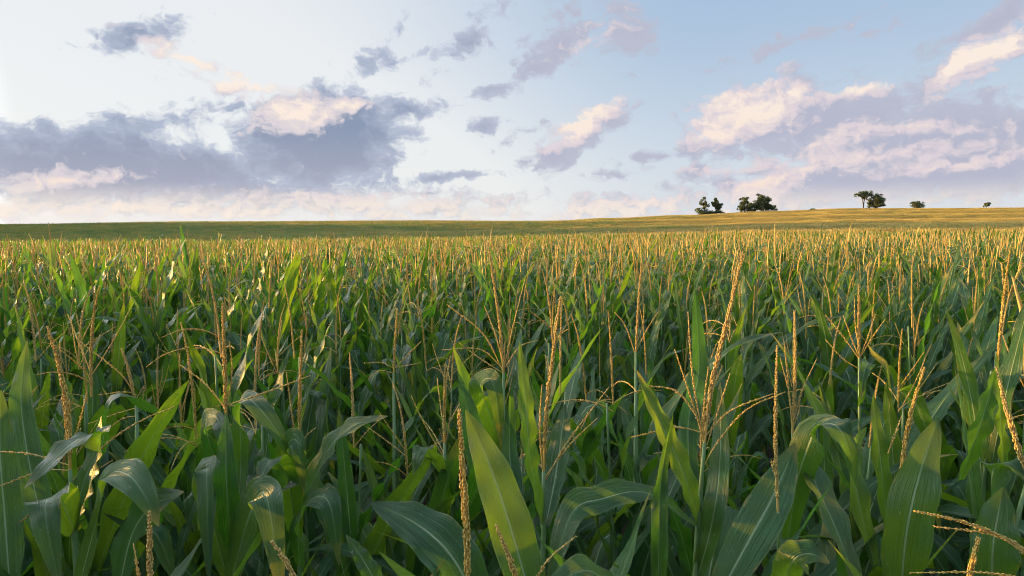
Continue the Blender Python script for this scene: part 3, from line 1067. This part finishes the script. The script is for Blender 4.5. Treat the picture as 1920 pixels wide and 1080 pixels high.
    hero(1197, 2.3, (1192, 660), 'corn plant at centre right with a leaning pale tassel and three short side branches',
         spikes=[[(1192, 668), (1196, 590), (1203, 488)], [(1192, 660), (1212, 620), (1234, 585)], [(1190, 660), (1172, 610), (1152, 585)], [(1192, 650), (1205, 610), (1208, 570)]],
         auto=7, first=.25, seed=54)
    hero(740, 2.6, (738, 700), 'corn plant left of centre with thin horizontal tassel branches drooping on both sides',
         spikes=[[(738, 700), (741, 640), (745, 578)], [(737, 690), (715, 680), (682, 681)], [(739, 690), (765, 685), (790, 680)], [(738, 700), (712, 695), (690, 710)], [(740, 690), (765, 665), (790, 640)]],
         auto=7, first=.2, seed=57)
    hero(258, 2.0, (255, 745), 'corn plant in the left part with drooping pale tassel branches hooked downwards',
         spikes=[[(255, 760), (240, 690), (228, 655)], [(255, 745), (225, 700), (150, 640)], [(256, 740), (235, 735), (185, 740)], [(255, 750), (270, 725), (267, 755)],
                 [(256, 765), (220, 775), (165, 795)], [(257, 780), (230, 785), (195, 810)]],
         auto=7, first=.3, seed=60)


build_heroes()

# ------------------------------------------------------------------ corn: planting
ROW = 0.72
STEP = 0.165
ROWROT = R(4.0)
plants = []
prng = random.Random(77)
y = 1.95
yrow = []
while y < 62:
    yrow.append(y)
    y += ROW
pts = []
ROWN = []
for ry in yrow:
    half = ry * 1.05 + 6.0
    x = -half - 3.0
    while x < half:
        xx = x + prng.gauss(0, .035)
        yy = ry + prng.gauss(0, .05) + x * math.tan(ROWROT) * 0.3
        pts.append((xx, yy, len(ROWN)))
        x += STEP
    ROWN.append(ry)
# the front row outside the picture, so the field goes on to both sides
for side in (-1, 1):
    x = 1.35
    while x < 7:
        pts.append((side * x, 1.3 + prng.gauss(0, .05), -1))
        x += STEP
HEROPOS = [(o.location.x, o.location.y) for o in scene.objects if o.name.startswith('corn_plant')]
pts = [p for p in pts if min((p[0] - h[0]) ** 2 + (p[1] - h[1]) ** 2 for h in HEROPOS) > .11 ** 2 and p[1] > 1.1]


def in_frame(p):
    return p[1] > 0 and abs(p[0] / p[1]) < .765


N_IND = 300 - len(HEROPOS)
indiv = []
for rown in range(len(ROWN)):
    rw = sorted([p for p in pts if p[2] == rown and in_frame(p)], key=lambda p: p[0] / p[1])
    if len(indiv) + len(rw) > N_IND:
        break
    indiv += [(p, k, len(rw)) for k, p in enumerate(rw)]
iset = set(q[0] for q in indiv)
rest = [p for p in pts if p not in iset]
ONES = 'first second third fourth fifth sixth seventh eighth ninth tenth eleventh twelfth thirteenth fourteenth fifteenth sixteenth seventeenth eighteenth nineteenth'.split()
TENS = {2: ('twenty', 'twentieth'), 3: ('thirty', 'thirtieth'), 4: ('forty', 'fortieth'), 5: ('fifty', 'fiftieth')}


def nth(k):
    if k < 20: return ONES[k - 1]
    return TENS[k // 10][1] if k % 10 == 0 else TENS[k // 10][0] + ' ' + ONES[k % 10 - 1]


for p, k, m in indiv:
    if k + 1 <= (m + 1) // 2: where = f'{nth(k + 1)} from the left'
    else: where = f'{nth(m - k)} from the right'
    auto_plant(p[0], p[1], prng, 'corn plant with {} tassel, ' + where + f' in the {nth(p[2] + 2)} row', 'corn plants in the rows behind the front plants',
               Hadd=prng.gauss(0, .022) + (.05 if prng.random() < .05 else 0))


# ------------------------------------------------------------------ corn: the rest of the field, one object
def lod_plant(r, leafseg, cols, nleaf, mb=None, at_=(0, 0, 0), rough=1.0, H=None, leafk=1.0, greener=False):
    mb = mb or MB()
    H = H or r.uniform(1.9, 2.22)
    M0 = np.eye(4); M0[:3, 3] = at_
    q = MB()
    q.add(*tube([(0, 0, .5), (0, 0, H * .6), (0, 0, H)], [.011 * rough, .008 * rough, .004 * rough], 3), mi=1)
    tq = MB()
    if not greener or r.random() < .85: low_tassel(tq, r, 2, rough * (.8 if greener else 1), greener)
    else: tq.add([(0, 0, 0), (.001, 0, 0), (0, .001, 0)], [(0, 1, 2)], mi=1)
    Mt = np.eye(4); s = r.uniform(.9, 1.2); Mt[:3, :3] *= s; Mt[2, 3] = H
    q.join(tq, Mt)
    z = H - .18; a = r.gauss(.2, .8)
    for k in range(nleaf):
        kind = 'flag' if k < 2 else 'upper' if k < 4 else 'mid'
        lf = rand_leaf(kind, r, leafseg, cols)
        aa = a + r.uniform(-.5, .5)
        Ml = np.eye(4)
        Ml[:3, :3] = np.array([[math.cos(aa), -math.sin(aa), 0], [math.sin(aa), math.cos(aa), 0], [0, 0, 1]]) * leafk
        Ml[2, 3] = z
        q.join(lf, Ml, 0)
        a += math.pi; z -= r.uniform(.09, .15) * (9 / nleaf if nleaf < 7 else 1)
    mb.join(q, M0)
    return mb


fr = random.Random(31)
SRC = []
for i in range(12):     # 0-11: single plants
    SRC.append(lod_plant(fr, 11, (-1, -.5, 0, .5, 1), 9, rough=1.2, leafk=1.12))
for i in range(6):      # 12-17: light single plants
    SRC.append(lod_plant(fr, 6, (-1, 0, 1), 7, rough=1.7, leafk=1.15))
PATCH = 4.0
for i in range(12):     # 18-23: patches of many plants for the hill; 24-29: greener mix with slim tassels, standing in for shade
    mb = MB()
    yy = .36
    while yy < PATCH:
        xx = .08
        while xx < PATCH:
            lod_plant(fr, 4, (-1, 0, 1), 4, mb, (xx - PATCH / 2 + fr.gauss(0, .03), yy - PATCH / 2 + fr.gauss(0, .05), fr.gauss(0, .06)), rough=2.7 if i < 6 else 1.8, leafk=.95 if i < 6 else 1.1, greener=i >= 6)
            xx += .2
        yy += ROW
    SRC.append(mb)
src_objs = []
for i, mb in enumerate(SRC):
    me = mb.mesh('corn_plants_mesh', [M_LEAF, M_STALK, M_TASSEL])
    src_objs.append(bpy.data.objects.new('corn_source', me))     # never linked to the scene

P_, I_, R_, S_ = [], [], [], []
for (x, y, _row) in rest:
    d = math.hypot(x, y)
    P_.append((x, y, float(ground(x, y))))
    I_.append(fr.randrange(12) if d < 26 else 12 + fr.randrange(6))
    R_.append(fr.uniform(-.5, .5) + (math.pi if fr.random() < .5 else 0))
    hv = mnoise.noise(Vector((x * .35, y * .22, 3.0)))
    if fr.random() < .06 + .18 * max(0, -hv - .1):
        P_.pop(); I_.pop(); R_.pop()
        continue
    S_.append(1 + .05 * hv + fr.gauss(0, .034) + (.08 if fr.random() < .03 and d > 9 else 0))
edge_y = yrow[-1] + ROW
gy = edge_y + PATCH / 2 - .3
while gy < 470:
    half = gy * .92 + 12
    gx = -gy * 1.4 - 12
    while gx < half:
        P_.append((gx, gy, float(ground(gx, gy))))
        gp = 960 + F_PX * gx / gy
        greener = gy > 95 and fr.random() < min(.6, max(0, (1330 + 60 * math.sin(gy / 23) - gp) / 200))  # greener patches put where the left slope should look shaded
        I_.append(18 + fr.randrange(6) + (6 if greener else 0))
        R_.append(math.pi * fr.randrange(2) + ROWROT * .0)
        S_.append(1 + fr.gauss(0, .012))
        gx += PATCH
    gy += PATCH
me = bpy.data.meshes.new('corn_field')
me.from_pydata([tuple(p) for p in P_], [], [])
for nm, ty, vals in (('vid', 'INT', I_), ('rotz', 'FLOAT', R_), ('scl', 'FLOAT', S_)):
    a = me.attributes.new(nm, ty, 'POINT')
    a.data.foreach_set('value', vals)
field = bpy.data.objects.new('corn_field', me)
scene.collection.objects.link(field)
tag(field, 'mass of corn running from behind the front rows up to the ridge', 'corn field', kind='stuff')
ng = bpy.data.node_groups.new('corn_field', 'GeometryNodeTree')
ng.interface.new_socket('Geometry', in_out='INPUT', socket_type='NodeSocketGeometry')
ng.interface.new_socket('Geometry', in_out='OUTPUT', socket_type='NodeSocketGeometry')
gn, gl = ng.nodes, ng.links
gin, gout = gn.new('NodeGroupInput'), gn.new('NodeGroupOutput')
jn = gn.new('GeometryNodeJoinGeometry')
for o in reversed(src_objs):
    oi = gn.new('GeometryNodeObjectInfo'); oi.inputs['Object'].default_value = o
    g2 = gn.new('GeometryNodeGeometryToInstance')
    gl.new(oi.outputs['Geometry'], g2.inputs[0]); gl.new(g2.outputs[0], jn.inputs[0])
iop = gn.new('GeometryNodeInstanceOnPoints')
gl.new(gin.outputs[0], iop.inputs['Points']); gl.new(jn.outputs[0], iop.inputs['Instance'])
iop.inputs['Pick Instance'].default_value = True


def named(nm, ty):
    n = gn.new('GeometryNodeInputNamedAttribute'); n.data_type = ty; n.inputs[0].default_value = nm
    return n.outputs[0]


gl.new(named('vid', 'INT'), iop.inputs['Instance Index'])
cx = gn.new('ShaderNodeCombineXYZ'); gl.new(named('rotz', 'FLOAT'), cx.inputs[2])
gl.new(cx.outputs[0], iop.inputs['Rotation'])
cs = gn.new('ShaderNodeCombineXYZ'); cs.inputs[0].default_value = 1; cs.inputs[1].default_value = 1
gl.new(named('scl', 'FLOAT'), cs.inputs[2])
gl.new(cs.outputs[0], iop.inputs['Scale'])
gl.new(iop.outputs[0], gout.inputs[0])
md = field.modifiers.new('corn_field', 'NODES'); md.node_group = ng


# ------------------------------------------------------------------ trees on the ridge
def tree(px, Y, hpx, wpx, label, cat='tree', blobs=None, trunk=True, group=None, seed=1, name='tree', n=4200, fs=.36):
    """px: foot in the photo; hpx, wpx: size in photo pixels; blobs: (u, v, ru, rv) in fractions of the width and height"""
    r = random.Random(seed)
    k = Y / F_PX
    x = (px - 960) * k
    z = float(ground(x, Y))
    py_top = 440 - (z + CROP - CAM_Z) / k
    Hh = hpx * k + CROP
    Wd = wpx * k
    root = bpy.data.objects.new(name, None)
    root.location = (x, Y, z)
    scene.collection.objects.link(root)
    tag(root, label, cat, group)
    blobs = blobs or [(0, .6, .45, .4)]
    mb = MB()
    cens = [(b[0] * Wd, r.uniform(-.12, .12) * Wd, CROP + b[1] * (Hh - CROP), b[2] * Wd, b[3] * (Hh - CROP)) for b in blobs]
    # limbs
    tb = MB()
    base_h = min(c[2] for c in cens) * .55 if trunk else .8
    for (bx_, by_, bz, brx, brz) in cens:
        for q in range(3):
            tip = np.array([bx_ + r.uniform(-.6, .6) * brx, by_ + r.uniform(-.5, .5) * brx, bz + r.uniform(-.2, .6) * brz])
            mid = np.array([bx_ * .35, by_ * .35, base_h + (tip[2] - base_h) * .35])
            tb.add(*tube(catmull([(0, 0, 0), (bx_ * .08, by_ * .08, base_h * .8), mid, tip], 8), np.linspace(.032 * Hh, .006 * Hh, 8) * .8, 6))
    link('trunk', tb.mesh('trunk', M_BARK), root)
    wsum = sum(c[3] * c[4] for c in cens)
    for (bx_, by_, bz, brx, brz) in cens:
        m = int(n * brx * brz / wsum)
        sub = [(r.gauss(0, .42), r.gauss(0, .42), r.gauss(0, .42), r.uniform(.25, .46)) for _ in range(16)]
        for _ in range(m):
            s = r.choice(sub)
            d = np.array([r.gauss(0, 1) for _ in range(3)]); d /= np.linalg.norm(d)
            rad = s[3] * r.random() ** .4
            c = np.array([max(-1, min(1, s[0])) + d[0] * rad, max(-1, min(1, s[1])) + d[1] * rad, max(-1, min(1, s[2])) + d[2] * rad])
            ln = np.linalg.norm(c)
            if ln > 1.12: c *= 1.12 / ln
            c = np.array([bx_ + c[0] * brx, by_ + c[1] * brx * .9, bz + c[2] * brz])
            a = np.array([r.gauss(0, 1) for _ in range(3)]); a /= np.linalg.norm(a)
            b = np.cross(a, [r.gauss(0, 1) for _ in range(3)]); b /= np.linalg.norm(b) + 1e-9
            e = fs * r.uniform(.5, 1.2)
            mb.add([c + a * e, c + b * e * .55, c - a * e, c - b * e * .55], [(0, 1, 2, 3)])
    link('crown', mb.mesh('crown', M_FOL, smooth=False), root)
    return root


YA = 365.0
tree(1319, YA, 33, 26, 'small ragged tree, left one of the leftmost pair on the ridge', blobs=[(0.05, .68, .36, .30), (-.1, .18, .62, .2), (.25, .12, .5, .14)], seed=2)
tree(1341, YA, 30, 22, 'small leaning tree with open crown, right one of the leftmost pair', blobs=[(-.1, .72, .34, .26), (.22, .5, .34, .26), (.1, .12, .5, .12)], seed=3)
tree(1394, 385, 30, 30, 'ragged tree left of the biggest crown on the ridge', blobs=[(-.08, .66, .4, .3), (.2, .4, .42, .3), (.45, .18, .36, .16), (-.3, .3, .25, .3)], seed=4, n=5200)
tree(1429, 385, 33, 40, 'biggest dense dark tree of the ridge with a long low right side', blobs=[(-.12, .68, .34, .32), (.06, .5, .42, .42), (.3, .26, .32, .24), (-.28, .3, .2, .3), (.48, .14, .18, .12)], seed=5, n=8000)
tree(1615, 415, 33, 28, 'slim tree with a flat crown high on a bare leaning trunk', blobs=[(-.22, .80, .38, .18), (.2, .84, .38, .2), (.05, .68, .34, .18)], seed=6, n=2600)
tree(1638, 415, 31, 32, 'rounded tree touching the slim bare trunked one on its right', blobs=[(-.1, .74, .3, .24), (.0, .46, .48, .38), (.24, .5, .32, .32), (0, .14, .52, .2), (-.3,.35,.25,.3)], seed=7, n=6500)
tree(1715, 415, 15, 28, 'wide low bush alone on the ridge right of the trees', 'bush', blobs=[(-.1, .5, .42, .45), (.22, .45, .35, .42), (0, .2, .55, .2)], trunk=False, seed=8, name='bush', n=2600)
tree(1845, 415, 14, 13, 'small round bush standing farthest right on the ridge', 'bush', blobs=[(0, .5, .55, .45)], trunk=False, seed=9, name='bush', n=1200)
tree(1521, 415, 3, 14, 'tiny low bush barely showing over the ridge', 'bush', blobs=[(0, .35, .55, .6)], trunk=False, seed=10, name='bush', n=400)
